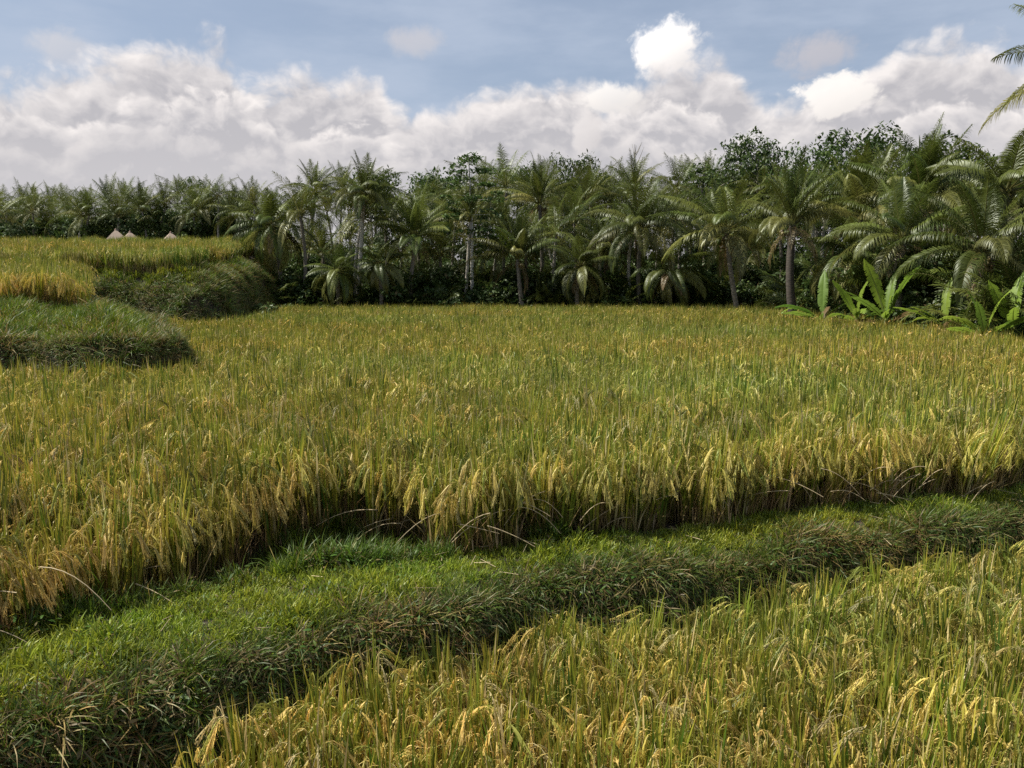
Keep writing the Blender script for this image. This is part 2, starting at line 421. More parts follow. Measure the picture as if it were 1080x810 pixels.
p = jitter_grid(-40, -8, 21.5, 40, .27)
s1 = poly_sd(T1, p[:, 0], p[:, 1])
p = p[(p[:, 1] > 22 + .15 * np.sin(p[:, 0])) & (p[:, 0] < -11.6 - (p[:, 1] - 22) * .505) & in_view(p) & (poly_sd(T2, p[:, 0], p[:, 1]) < .2)]
lod_crop('rice_crop', p, 'tall rice on the raised terrace above the dark grass bank', lambda p: np.clip(1 - (p[:, 1] - 22) / .6, 0, 1), 1.08, (13, 25))

p = jitter_grid(-62, -10, 37.5, 64, .33)
s2 = poly_sd(T2, p[:, 0], p[:, 1])
p = p[(p[:, 1] > 38.2) & (s2 > 2.3) & in_view(p)]
lod_crop('rice_crop', p, 'rice on the highest terrace below the three pointed roofs', lambda p: np.clip(1 - (p[:, 1] - 38.2) / .7, 0, 1), 1.16)

# ------------------------------------------------------------------ grass
G1, G2, G3, GD = (.205, .25, .018), (.30, .32, .03), (.11, .155, .015), (.34, .26, .08)
def grass_tuft(seed, n, length, width, lean, bend, table, k=4, r0=.05):
    r = np.random.default_rng(seed); mb = MB()
    blades(mb, r, n, length, width, lean, bend, r0, k, lambda m, t: pick(r, m, table), None, .8)
    return mb.mesh('grass_tuft_%d' % seed, M_GRASS)
def weed(seed, n, size, spread, table, height):
    """small broad leaves on thin stems"""
    r = np.random.default_rng(seed); mb = MB()
    B = np.column_stack([r.normal(0, spread, n), r.normal(0, spread, n), r.uniform(.1, 1, n) * height])
    az = r.uniform(0, 2 * math.pi, n); el = r.uniform(-.7, .5, n); L = r.uniform(*size, n)
    D = np.stack([np.cos(az) * np.cos(el), np.sin(az) * np.cos(el), np.sin(el)], -1)
    t = np.array([0, .4, .8, 1.0]); P = B[:, None, :] + D[:, None, :] * t[None, :, None] * L[:, None, None]
    P[:, :, 2] -= (t ** 2)[None, :] * L[:, None] * .35
    S = np.stack([-np.sin(az), np.cos(az), r.uniform(-.4, .4, n)], -1)
    mb.strips(P, np.array([[.15, 1, .7, .05]]) * L[:, None] * .32, unit(S)[:, None, :], pick(r, n, table))
    m2 = max(4, n // 5); b = r.normal(0, spread * .5, (m2, 2))
    e = np.column_stack([b + r.normal(0, spread, (m2, 2)), np.full(m2, height)])
    P = np.stack([np.column_stack([b, 0 * b[:, 0]]), e], 1)
    mb.strips(P, np.full((m2, 2), .005), np.array([[[1, 0, 0.]]]), (.12, .10, .04))
    return mb.mesh('weed_%d' % seed, M_WEED)

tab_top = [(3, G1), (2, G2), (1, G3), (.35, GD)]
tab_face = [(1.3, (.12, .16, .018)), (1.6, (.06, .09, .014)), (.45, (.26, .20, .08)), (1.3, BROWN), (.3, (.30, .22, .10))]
tab_long = [(3, (.098, .142, .012)), (1.5, (.065, .10, .011)), (.6, (.13, .17, .016)), (.15, GD)]  # long grass greens, darkened: shade beside the rice is put into the colour
GRASS = [grass_tuft(200 + s, 30, (.05, .15), (.006, .010), (.05, .6), (.2, 1.4), tab_top) for s in range(5)]
GRASS += [grass_tuft(210 + s, 22, (.10, .30), (.005, .010), (.2, 1.0), (.6, 2.0), tab_face, 5) for s in range(5)]
GRASS += [grass_tuft(220 + s, 24, (.18, .42), (.006, .011), (.03, .45), (.3, 1.5), tab_long, 5) for s in range(4)]
GRASS += [weed(230 + s, 44, (.025, .06), .075, [(2, (.06, .11, .018)), (1, (.10, .14, .03)), (.6, (.16, .12, .05))], .14) for s in range(4)]
FLAT, FACE, LONG, WEED = range(0, 5), range(5, 10), range(10, 14), range(14, 18)

def slope_up(p, k):
    e = .04
    gx_ = (hfun(p[:, 0] + e, p[:, 1]) - hfun(p[:, 0] - e, p[:, 1])) / (2 * e)
    gy_ = (hfun(p[:, 0], p[:, 1] + e) - hfun(p[:, 0], p[:, 1] - e)) / (2 * e)
    return -gx_ * k, -gy_ * k

def grass_obj(name, sets, label, cat='grass'):
    P, Ro, S, I = [], [], [], []
    for p, kinds, sc, k in sets:
        n = len(p); z = hfun(p[:, 0], p[:, 1]) - .01
        nx, ny = slope_up(p, k)
        nx = np.clip(nx, -1.6, 1.6) + rng.normal(0, .12, n); ny = np.clip(ny, -1.6, 1.6) + rng.normal(0, .12, n)
        Ro.append(up_from_normal(nx, ny, np.ones(n), rng.uniform(0, 6.28, n)))
        s = rng.uniform(.7, 1.3, n) * sc * (1 + .45 * wob(p[:, 0] * .8 + 3, p[:, 1] * .9))
        P.append(np.column_stack([p, z])); S.append(np.stack([s] * 3, 1)); I.append(rng.choice(list(kinds), n))
    return scatter(name, np.vstack(P), np.vstack(Ro), np.vstack(S), np.concatenate(I), GRASS, label, cat)

def rnd(x0, x1, y0, y1, dens):
    n = int((x1 - x0) * (y1 - y0) * dens)
    return np.column_stack([rng.uniform(x0, x1, n), rng.uniform(y0, y1, n)])

# bund: short bright grass on top, hanging weeds and dead stems on its face
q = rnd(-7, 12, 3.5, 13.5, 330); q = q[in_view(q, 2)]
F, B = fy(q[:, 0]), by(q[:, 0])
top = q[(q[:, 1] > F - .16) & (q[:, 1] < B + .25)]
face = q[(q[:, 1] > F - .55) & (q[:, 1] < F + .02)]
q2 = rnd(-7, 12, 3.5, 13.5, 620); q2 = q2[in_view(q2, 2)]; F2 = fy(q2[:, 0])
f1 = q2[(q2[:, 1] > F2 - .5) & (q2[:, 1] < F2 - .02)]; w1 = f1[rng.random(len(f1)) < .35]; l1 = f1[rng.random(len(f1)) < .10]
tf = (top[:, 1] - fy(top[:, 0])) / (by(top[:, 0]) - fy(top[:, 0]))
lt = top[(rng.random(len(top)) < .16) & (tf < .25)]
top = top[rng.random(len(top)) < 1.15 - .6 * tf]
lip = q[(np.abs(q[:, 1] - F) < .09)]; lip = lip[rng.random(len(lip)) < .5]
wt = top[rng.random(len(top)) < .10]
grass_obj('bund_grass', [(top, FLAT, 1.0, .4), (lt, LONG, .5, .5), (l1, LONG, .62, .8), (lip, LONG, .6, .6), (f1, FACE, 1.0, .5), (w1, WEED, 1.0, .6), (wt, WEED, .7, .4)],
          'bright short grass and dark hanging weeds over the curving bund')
# rough grass between the bund and the middle paddy
q = rnd(-6, 3, 5, 10.5, 150); q = q[in_view(q, 2)]
E = rice_edge(q[:, 0]); B = by(q[:, 0])
s = q[(q[:, 1] > B - .05) & (q[:, 1] < E + .1) & (E - B > .2)]
s2_ = s[rng.random(len(s)) < .25]
q = rnd(2, 13, 7, 14, 60); q = q[(q[:, 1] > by(q[:, 0])) & (q[:, 1] < rice_edge(q[:, 0])) & in_view(q, 2)]; q = q[::3]
grass_obj('rough_grass', [(s, LONG, .8, .2), (s2_, WEED, 1.2, .3), (q, FACE, .7, .2)], 'long grass, its green darkened for the shade of the rice, between the bund and the leaning rice')
# terrace banks
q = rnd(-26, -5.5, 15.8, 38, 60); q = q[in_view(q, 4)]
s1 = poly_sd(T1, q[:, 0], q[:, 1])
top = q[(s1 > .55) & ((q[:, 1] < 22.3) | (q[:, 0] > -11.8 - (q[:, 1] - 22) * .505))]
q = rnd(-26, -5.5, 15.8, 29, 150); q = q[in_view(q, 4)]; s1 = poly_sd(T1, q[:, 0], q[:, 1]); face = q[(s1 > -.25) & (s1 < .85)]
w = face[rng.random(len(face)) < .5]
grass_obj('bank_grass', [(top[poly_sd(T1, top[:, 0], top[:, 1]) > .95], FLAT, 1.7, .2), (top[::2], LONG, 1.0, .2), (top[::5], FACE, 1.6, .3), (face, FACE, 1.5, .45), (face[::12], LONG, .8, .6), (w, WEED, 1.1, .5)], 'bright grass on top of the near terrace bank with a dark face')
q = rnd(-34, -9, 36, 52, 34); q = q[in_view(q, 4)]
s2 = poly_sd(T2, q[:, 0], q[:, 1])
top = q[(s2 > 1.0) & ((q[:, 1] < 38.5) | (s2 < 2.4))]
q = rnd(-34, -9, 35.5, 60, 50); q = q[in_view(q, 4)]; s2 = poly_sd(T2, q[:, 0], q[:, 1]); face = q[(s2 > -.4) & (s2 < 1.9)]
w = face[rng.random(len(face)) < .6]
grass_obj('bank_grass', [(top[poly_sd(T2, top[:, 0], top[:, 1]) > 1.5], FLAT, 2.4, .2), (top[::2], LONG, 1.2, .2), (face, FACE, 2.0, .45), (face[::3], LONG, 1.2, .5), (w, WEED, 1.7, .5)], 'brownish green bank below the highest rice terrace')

# ------------------------------------------------------------------ coconut palms
PG, PG2, PY, PB = (.055, .076, .013), (.098, .116, .020), (.195, .18, .05), (.19, .13, .06)
WIND = np.array([.10, -.03, 0])

def frond(mb, r, L, el0, az, droop, col, nl=52, lmax=.85, hang=.55, base=np.zeros(3), bare=.16):
    k = 14; t = np.linspace(0, 1, k)
    el = el0 - droop * t ** 1.35
    hd = np.array([math.cos(az), math.sin(az), 0.])
    D = np.cos(el)[:, None] * hd + np.sin(el)[:, None] * np.array([0, 0, 1.])
    P = base + np.concatenate([np.zeros((1, 3)), np.cumsum((D[1:] + D[:-1]) / 2, 0)]) * L / (k - 1)
    P = P + WIND * (t ** 2)[:, None] * L
    T = unit(np.gradient(P, axis=0))
    S0 = np.array([-math.sin(az), math.cos(az), 0.]); roll = r.normal(0, .35)
    N0 = np.cross(T, S0); N0 = np.where(N0[:, 2:] < 0, -N0, N0)
    S = S0 * math.cos(roll) + N0 * math.sin(roll); Nn = N0 * math.cos(roll) - S0 * math.sin(roll)
    rc = np.array([.19, .18, .055]) * r.uniform(.7, 1.1)
    mb.strips(P[None], np.interp(t, [0, .15, 1], [.16, .07, .012])[None], S[None], rc)
    mb.strips(P[None], np.interp(t, [0, .15, 1], [.10, .06, .012])[None], Nn[None], rc)
    u = np.linspace(bare, .995, nl) + r.normal(0, .004, nl); u = np.clip(u, bare, 1)
    def at(A): return np.stack([np.interp(u, t, A[:, i]) for i in range(3)], 1)
    Pu, Tu, Su, Nu = at(P), unit(at(T)), unit(at(S)), unit(at(Nn))
    ln = lmax * np.interp(u, [0, .2, .45, .75, 1], [.45, .85, 1, .75, .28]) * r.uniform(.85, 1.1, nl)
    phi = np.interp(u, [0, .3, .8, 1], [1.35, 1.1, .75, .35])
    for sg in (-1, 1):
        ph = phi + r.normal(0, .07, nl)
        out = sg * Su * .88 + Nu * (.28 + r.normal(0, .07, nl))[:, None]
        d1 = unit(np.cos(ph)[:, None] * Tu + np.sin(ph)[:, None] * out)
        g = hang * r.uniform(.85, 1.15, nl)
        d2 = unit(d1 + np.array([0, 0, -1.]) * g[:, None] + WIND * .8)
        d3 = unit(d2 + np.array([0, 0, -1.]) * g[:, None] * 1.3 + WIND)
        Q = np.stack([Pu, Pu + d1 * (ln * .4)[:, None], Pu + d1 * (ln * .4)[:, None] + d2 * (ln * .35)[:, None],
                      Pu + d1 * (ln * .4)[:, None] + d2 * (ln * .35)[:, None] + d3 * (ln * .28)[:, None]], 1)
        sd = unit(Tu - d1 * np.sum(Tu * d1, 1, keepdims=True))[:, None, :]
        W = np.array([[.5, 1, .75, .08]]) * np.interp(u, [0, .5, 1], [.035, .038, .028])[:, None] * (84 / max(nl, 52)) ** .4
        c = np.asarray(col) * r.uniform(.88, 1.12, (nl, 1))
        mb.strips(Q, W, sd, c)

def crown(seed, n=26, L=4.3, style='full', nl=84):
    r = np.random.default_rng(seed); mb = MB()
    for i in range(n):
        f = i / (n - 1)                       # 0 = youngest, upright spear
        az = i * 2.39996 + r.normal(0, .25)
        if style == 'full': el = 1.45 - 1.55 * f ** .85
        elif style == 'upright': el = 1.52 - 1.15 * f ** 1.25
        else: el = 1.25 - 1.9 * f ** .8
        el += r.normal(0, .12)
        dr = (.12 + 1.3 * min(1, f * 1.2) if style != 'upright' else .1 + 1.15 * f ** 1.3) + r.normal(0, .1)
        if style == 'shaggy': dr += .35
        Lf = L * (.72 + .28 * min(1, f * 3)) * r.uniform(.88, 1.08)
        mix = np.clip((f - .45) * 1.6 + r.normal(0, .15), 0, 1)
        col = np.array(PG2) * (1 - mix) + np.array(PY) * mix if r.random() < .65 else np.array(PG) * (1 - mix * .5) + np.array(PG2) * mix * .5
        col = col * r.uniform(.7, 1.3)
        base = np.array([math.cos(az), math.sin(az), 0]) * .12 + np.array([0, 0, .35 * (1 - f)])
        frond(mb, r, Lf, el, az, dr, col, nl, .95 * L / 4, .6 + .7 * f, base)
    return mb.mesh('palm_crown_%d' % seed, M_PALM)

def dead_fronds(seed, n=4, L=3.0):
    r = np.random.default_rng(seed); mb = MB()
    for i in range(n):
        az = r.uniform(0, 6.28)
        frond(mb, r, L * r.uniform(.8, 1.1), -.5 + r.normal(0, .15), az, .9, PB, 26, .6, .9, np.array([math.cos(az), math.sin(az), -.6]) * .15)
    return mb.mesh('dead_fronds_%d' % seed, M_PALM)

def nuts(seed):
    r = np.random.default_rng(seed); mb = MB()
    for c in range(3):
        az = r.uniform(0, 6.28); p0 = np.array([math.cos(az), math.sin(az), 0]) * .38 + np.array([0, 0, -.35])
        mb.tube([np.array([0, 0, -.05]), p0 * .7, p0 + [0, 0, -.15]], [.03, .025, .015], 5, (.2, .15, .06))
        for i in range(6):
            mb.blob(p0 + r.normal(0, .13, 3) - [0, 0, .15], (.12, .12, .15), np.array([(.16, .13, .04), (.12, .08, .03), (.10, .13, .03)][r.integers(3)]))
    return mb.mesh('coconuts_%d' % seed, M_NUT, True)

CROWN = {'full': [crown(300 + s, 24) for s in range(4)], 'upright': [crown(310 + s, 22, 4.2, 'upright') for s in range(3)],
         'shaggy': [crown(320 + s, 28, 3.8, 'shaggy') for s in range(3)]}
CROWN_FAR = [crown(330 + s, 20, 4.0, st, 30) for s, st in enumerate(['full', 'upright', 'full', 'shaggy', 'full', 'upright'])]
DEAD = [dead_fronds(340 + s) for s in range(3)]
NUTS = [nuts(350 + s) for s in range(2)]

def trunk_mesh(vec, seed, r0=.17, col=(.26, .23, .18)):
    r = np.random.default_rng(seed); vec = np.asarray(vec, float); k = 16; t = np.linspace(0, 1, k)
    P = t[:, None] * vec
    sag = r.normal(0, .035, 2) * vec[2]
    P[:, 0] += np.sin(t * math.pi) * sag[0]; P[:, 1] += np.sin(t * math.pi) * sag[1]
    rad = r0 * np.interp(t, [0, .06, .2, 1], [1.5, 1.15, .95, .72]) * (1 + .05 * (np.arange(k) % 2))
    mb = MB(); mb.tube(P, rad, 8, np.asarray(col) * r.uniform(.8, 1.2))
    return mb.mesh('palm_trunk_%d' % seed, M_BARK, True)

TRUNKS = [trunk_mesh((0, 0, 1.), 360 + s) for s in range(0)]
pcount = [0]
def palm(u, v, Y, label, style='full', size=1.0, ub=None, group=None, nutty=True, dead=True, trunk_col=(.17, .145, .11), spin=None, r0=.17, far=False):
    """u, v: where the heart of the crown stands in the layout; Y: distance; ub: where the foot stands"""
    pcount[0] += 1; k = pcount[0]; r = random.Random(k * 77)
    hrt = at_y(u, v, Y); ub = u if ub is None else ub
    bx = at_y(ub, 300, Y)[0]; by_ = Y + r.uniform(-.5, .5)
    bz = float(hfun(np.array([bx]), np.array([by_]))[0]) - .1
    root = thing('coconut_palm', label, 'palm tree', (bx, by_, bz), 0, group)
    vec = hrt - np.array([bx, by_, bz])
    link('trunk', trunk_mesh(vec, 1000 + k, r0 * (.8 + .2 * size), trunk_col), root)
    pool = CROWN_FAR if far else CROWN[style]
    sp = r.uniform(0, 6.28) if spin is None else spin
    tilt = (r.gauss(0, .06), r.gauss(0, .06), sp)
    link('crown', r.choice(pool), root, vec, tilt, (size,) * 3)
    if nutty: link('coconut_cluster', r.choice(NUTS), root, vec, (0, 0, sp), (size,) * 3)
    if dead: link('dead_frond', r.choice(DEAD), root, vec, (0, 0, sp + 1), (size,) * 3)
    return root

FRONT_PALMS = [
 (287, 240, 56, 'shaggy coconut palm with drooping brownish skirt beside the end of the terrace bank', dict(style='shaggy', size=1.08, ub=296)),
 (270, 262, 60, 'low bushy coconut palm half hidden behind the end of the upper rice terrace', dict(style='shaggy', size=.8)),
 (333, 204, 64, 'tall coconut palm with round crown left of the pale straight trunk', dict(style='full', size=.78, ub=326)),
 (384, 206, 55, 'tallest free-standing coconut palm with long pale trunk and wind-swept crown', dict(style='full', size=.82, ub=376, trunk_col=(.5, .46, .38))),
 (357, 288, 53, 'short young palm drooping low onto the field edge left of the pale trunk', dict(style='shaggy', size=.72, nutty=False, dead=False)),
 (400, 280, 53.5, 'short young palm drooping low onto the field edge right of the pale trunk', dict(style='shaggy', size=.7, nutty=False, dead=False)),
 (440, 252, 55, 'mid-height coconut palm with dark thin crown between two pale trunks', dict(style='full', size=.85, ub=434)),
 (546, 274, 54, 'low coconut palm with upright fronds and dark slim trunk right of the slim white tree', dict(style='upright', size=.95, ub=553)),
 (569, 216, 60, 'tall coconut palm with a stiff upright plume above the middle of the grove', dict(style='upright', size=.85)),
 (612, 283, 53, 'squat palm with yellowing arched fronds touching the field edge in the middle', dict(style='shaggy', size=.85, nutty=False)),
 (676, 242, 54, 'broad coconut palm with an upright dark plume and pale drooping lower fronds', dict(style='full', size=1.12)),
 (640, 262, 57, 'coconut palm with yellow-green arching fronds just left of the broad dark-plumed palm', dict(style='full', size=.9)),
 (706, 286, 52.5, 'low palm with long pale fronds sweeping down to the rice edge', dict(style='shaggy', size=.9)),
 (766, 246, 50, 'large coconut palm with pale underside fronds hanging over the rice edge', dict(style='full', size=1.15, ub=780)),
 (836, 238, 42, 'coconut palm with thick dark trunk and stiff upright central spears', dict(style='upright', size=.95, ub=839, r0=.25, trunk_col=(.06, .048, .036), spin=.4)),
 (908, 232, 44, 'tall bright green feathery palm behind the banana plants', dict(style='upright', size=1.12)),
 (972, 216, 42, 'tallest plume-shaped palm at the right of the grove against the clouds', dict(style='upright', size=1.1)),
 (952, 255, 36, 'palm with big fronds arching both ways above the banana plants', dict(style='full', size=.92)),
 (1036, 268, 31, 'nearest full palm with horizontal fronds reaching out above the right edge of the rice', dict(style='full', size=.95, ub=1052)),
 (900, 270, 41, 'palm with dark shaded crown low behind the tallest banana leaves', dict(style='shaggy', size=.9)),
 (1062, 206, 38, 'tall yellowish palm filling the gap under the hanging frond at the right edge', dict(style='shaggy', size=1.2)),
 (1186, 88, 24, 'close tall palm at the right edge with fronds hanging into the sky', dict(style='full', size=1.05, dead=False, ub=1180, r0=.22)),
]
for u, v, Yd, lab, kw in FRONT_PALMS:
    kw['size'] = kw.get('size', 1) * .87
    palm(u, v, Yd, lab, **kw)

rr = random.Random(5)
def row(u0, u1, n, v0, v1, y0, y1, label, group, s0=.8, s1=1.05):
    s0 *= .85; s1 *= .88
    for k in range(n):
        u = u0 + (u1 - u0) * (k + rr.uniform(.1, .9)) / n
        palm(u, rr.uniform(v0, v1), rr.uniform(y0, y1), label, size=rr.uniform(s0, s1), group=group, nutty=False, dead=False, far=True, ub=u + rr.uniform(-8, 8), trunk_col=rr.choice([(.17, .145, .11), (.30, .27, .22), (.38, .35, .29)]), r0=.14)
row(-60, 255, 24, 204, 234, 92, 120, 'distant coconut palm in the hazy row beyond the upper rice terraces', 'far palms beyond the upper terraces', .85, 1.15)
row(-60, 270, 26, 216, 240, 84, 96, 'distant coconut palm in the hazy row beyond the upper rice terraces', 'far palms beyond the upper terraces', .9, 1.1)
row(225, 520, 16, 205, 232, 72, 86, 'dark coconut palm deep in the grove behind the front palms', 'palms deep in the grove', .85, 1.05)
row(500, 830, 22, 196, 222, 64, 80, 'dark coconut palm deep in the grove behind the front palms', 'palms deep in the grove', .9, 1.15)
row(300, 830, 28, 228, 275, 55, 64, 'dark coconut palm deep in the grove behind the front palms', 'palms deep in the grove', .75, 1.0)
row(830, 1140, 16, 204, 238, 48, 60, 'dark coconut palm deep in the grove behind the front palms', 'palms deep in the grove', .95, 1.2)

# ------------------------------------------------------------------ broadleaf trees
def leaf_cloud(mb, r, centers, radii, per, size, table, flat=.8):
    for c, rad in zip(centers, radii):
        n = int(per)
        d = unit(r.normal(0, 1, (n, 3))) * (r.uniform(.3, 1, (n, 1)) ** .5) * rad; d[:, 2] *= flat
        p = c + d
        az = r.uniform(0, 6.28, n); el = r.normal(-.25, .5, n); L = r.uniform(*size, n)
        D = np.stack([np.cos(az) * np.cos(el), np.sin(az) * np.cos(el), np.sin(el)], -1)
        S = unit(np.cross(D, unit(r.normal(0, .5, (n, 3)) + [0, 0, 1])))
        P = p[:, None, :] + D[:, None, :] * (np.array([0, .5, 1.])[None, :, None] - .3) * L[:, None, None]
        P[:, 2, 2] -= L * .12
        mb.strips(P, np.array([[.2, 1, .1]]) * (L * .5)[:, None], S[:, None, :], pick(r, n, table))

TD, TM, TL = (.040, .068, .016), (.060, .092, .022), (.095, .125, .03)
def broadleaf(seed, hgt, spread, clear, nl=26, per=130, size=(.16, .34), table=None, layered=False, bark=(.3, .27, .22), r0=.2):
    """trunk and limbs in one mesh, crown in another, both rooted at the foot"""
    r = np.random.default_rng(seed); tb, cb = MB(), MB()
    table = table or [(2, TD), (2, TM), (1, TL)]
    k = 10; t = np.linspace(0, 1, k)
    P = np.column_stack([np.sin(t * 2 + seed) * .25 * t, np.cos(t * 2.4 + seed) * .25 * t, t * hgt * .93])
    tb.tube(P, r0 * np.interp(t, [0, .08, 1], [1.4, 1, .25]), 7, bark)
    cs, rs = [], []
    for i in range(nl):
        f = clear + (1 - clear) * (i + r.uniform(0, .9)) / nl
        b = np.array([np.interp(f, t, P[:, a]) for a in range(3)])
        az = i * 2.4 + r.normal(0, .4)
        env = math.sin(math.pi * min(.97, .22 + .72 * (f - clear) / (1 - clear))) ** .7
        ln = spread * env * r.uniform(.55, 1.1)
        up = r.uniform(.05, .25) if layered else r.uniform(.2, .75)
        m = b + np.array([math.cos(az), math.sin(az), up * .7]) * ln * .5
        e = b + np.array([math.cos(az), math.sin(az), up]) * ln
        tb.tube([b, m, e], np.array([.32, .2, .06]) * r0 * (1.1 - .6 * f), 5, bark)
        for j in range(3):
            g = r.uniform(.45, 1.1); c = b + (e - b) * g + r.normal(0, .22, 3) * spread * .35
            cs.append(c); rs.append(spread * r.uniform(.16, .32))
    leaf_cloud(cb, r, cs, rs, per / 3, size, table, .35 if layered else .8)
    return tb.mesh('tree_trunk_%d' % seed, M_BARK, True), cb.mesh('tree_crown_%d' % seed, M_TREE)

TREES = {'round': [broadleaf(400 + s, 10, 3.6, .35, 30, 210) for s in range(3)],
         'slim': [broadleaf(410, 12, 2.2, .38, 20, 110, layered=True, bark=(.55, .52, .46), r0=.13)],
         'airy': [broadleaf(420 + s, 10, 2.2, .45, 18, 110) for s in range(2)]}

def bare_tree():
    r = np.random.default_rng(9); mb = MB()
    t = np.linspace(0, 1, 8); P = np.column_stack([.1 * np.sin(t * 4), .1 * t, t * 10]); mb.tube(P, np.interp(t, [0, 1], [.16, .02]), 6, (.35, .32, .28))
    for i in range(14):
        f = r.uniform(.6, .97); b = np.array([np.interp(f, t, P[:, a]) for a in range(3)]); az = r.uniform(0, 6.28)
        e = b + np.array([math.cos(az) * .6, math.sin(az) * .6, r.uniform(.5, 1.2)]) * r.uniform(.5, 1.1)
        mb.tube([b, (b + e) / 2 + [0, 0, -.08], e], [.035, .02, .008], 4, (.35, .32, .28))
    return mb.mesh('bare_tree_trunk', M_BARK, True)

def tree(u, vtop, Y, kind, label, group=None, wide=1.0, base=None, k=0, hgt0=10):
    t = at_y(u, vtop, Y); bx = at_y(u if base is None else base, 300, Y)[0]
    bz = float(hfun(np.array([bx]), np.array([Y]))[0]) - .1
    root = thing('broadleaf_tree', label, 'tree', (bx, Y, bz), 0, group)
    tm, cm = TREES[kind][k % len(TREES[kind])]
    s = (t[2] - bz) / hgt0; rz = (k * 1.7) % 6.28
    link('trunk', tm, root, (0, 0, 0), (0, 0, rz), (s * wide, s * wide, s))
    link('crown', cm, root, (0, 0, 0), (0, 0, rz), (s * wide, s * wide, s))
    return root

tree(494, 151, 56, 'slim', 'slim pale-trunked tree with flat layered crown standing above the palms', base=497, hgt0=12, wide=1.15)
tree(456, 184, 78, 'airy', 'small leafy tree just left of the slim pale-trunked tree', k=1, wide=.8)
tree(208, 186, 100, 'airy', 'thin treetop poking above the far palms over the third pointed roof', k=0, wide=.7)
tree(43, 198, 105, 'airy', 'small sparse treetop above the far palms at the left', k=1, wide=.6)
tree(608, 168, 76, 'round', 'dark rounded tree rising behind the upright plumed palm', k=0, wide=.7)
tree(735, 172, 74, 'airy', 'grey-green tree behind the large palm with pale hanging fronds', k=0, wide=1.3)
tree(797, 146, 70, 'round', 'big dark rounded tree behind the palm with the thick dark trunk', k=1, wide=.75)
tree(912, 138, 66, 'round', 'highest broad spreading tree behind the bright green feathery palm', k=2, wide=.95)
tree(860, 158, 62, 'round', 'dark tree filling the gap between the two big rounded trees', k=0, wide=.8)
tree(1000, 150, 60, 'round', 'dark tree hidden behind the tallest plume-shaped palm', k=1, wide=.9)
r_ = thing('bare_tree', 'leafless grey tree with thin twigs poking above the grove', 'tree', (*at_y(668, 300, 72)[:2], -.1))
link('trunk', bare_tree(), r_, scale=(1.25, 1.25, (at_y(667, 152, 72)[2] + .1) / 10))
for k in range(14):
    u = 395 + k * 52 + rr.uniform(-20, 20)
    tree(u, rr.uniform(178, 200), rr.uniform(82, 92), 'round', 'dark leafy tree at the back of the grove behind all the palms', 'leafy trees at the back of the grove', rr.uniform(.9, 1.1), k=k)
for k in range(9):
    tree(-50 + k * 40 + rr.uniform(-12, 12), rr.uniform(214, 226), rr.uniform(118, 130), 'round', 'dim leafy tree behind the far palms beyond the terraces', 'leafy trees behind the far palms', 1.2, k=k)

# ------------------------------------------------------------------ undergrowth
def bush_mesh(seed, table, n=9, per=60, size=(.10, .26)):
    r = np.random.default_rng(seed); mb = MB()
    c = np.column_stack([r.normal(0, .45, n), r.normal(0, .45, n), r.uniform(.15, 1.05, n)])
    leaf_cloud(mb, r, c, r.uniform(.25, .5, n), per, size, table)
    return mb
BUSH = [bush_mesh(500 + s, [(2, TD), (2, TM), (.7, TL), (.2, (.14, .11, .05))]).mesh('bush_%d' % s, M_TREE) for s in range(5)]
def low_fan(seed):
    r = np.random.default_rng(seed); mb = MB()
    for i in range(9): frond(mb, r, r.uniform(1.2, 2.0), r.uniform(.5, 1.4), r.uniform(0, 6.28), r.uniform(.7, 1.5), PG if r.random() < .6 else PG2, 20, .5, .4)
    return mb.mesh('fan_%d' % seed, M_PALM)
FAN = [low_fan(520 + s) for s in range(3)]
pts, scl, idx = [], [], []
for k in range(2600):
    Y = rng.uniform(53, 76); x = rng.uniform(-.40, .68) * Y * 1.0
    if Y < edge_y(x) + 1: continue
    z = rng.uniform(0, 1) ** 1.3 * (1.2 + (Y - 53) * .17)
    pts.append((x, Y, z)); scl.append(rng.uniform(.9, 1.7)); idx.append(rng.integers(0, 8) if z < 2 else rng.integers(0, 5))
for k in range(900):
    x = rng.uniform(14, 42); Y = rng.uniform(24, 52)
    if Y < edge_y(x) + 2.0: continue
    z = rng.uniform(0, 1) ** 1.5 * min(3.2, .6 + (Y - edge_y(x)) * .25)
    pts.append((x, Y, z)); scl.append(rng.uniform(.8, 1.5)); idx.append(rng.integers(0, 8))
for k in range(1300):
    Y = rng.uniform(86, 122); x = rng.uniform(-.75, -.22) * Y
    gz = float(hfun(np.array([x]), np.array([Y]))[0]); pts.append((x, Y, gz + rng.uniform(0, 1) ** 2 * 3.4)); scl.append(rng.uniform(1.3, 2.4)); idx.append(rng.integers(0, 5))
n = len(pts)
scatter('undergrowth', pts, np.column_stack([rng.normal(0, .3, n), rng.normal(0, .3, n), rng.uniform(0, 6.28, n)]), np.stack([scl] * 3, 1), idx, BUSH + FAN,
        'dark tangled undergrowth filling the grove between the palm trunks', 'undergrowth')

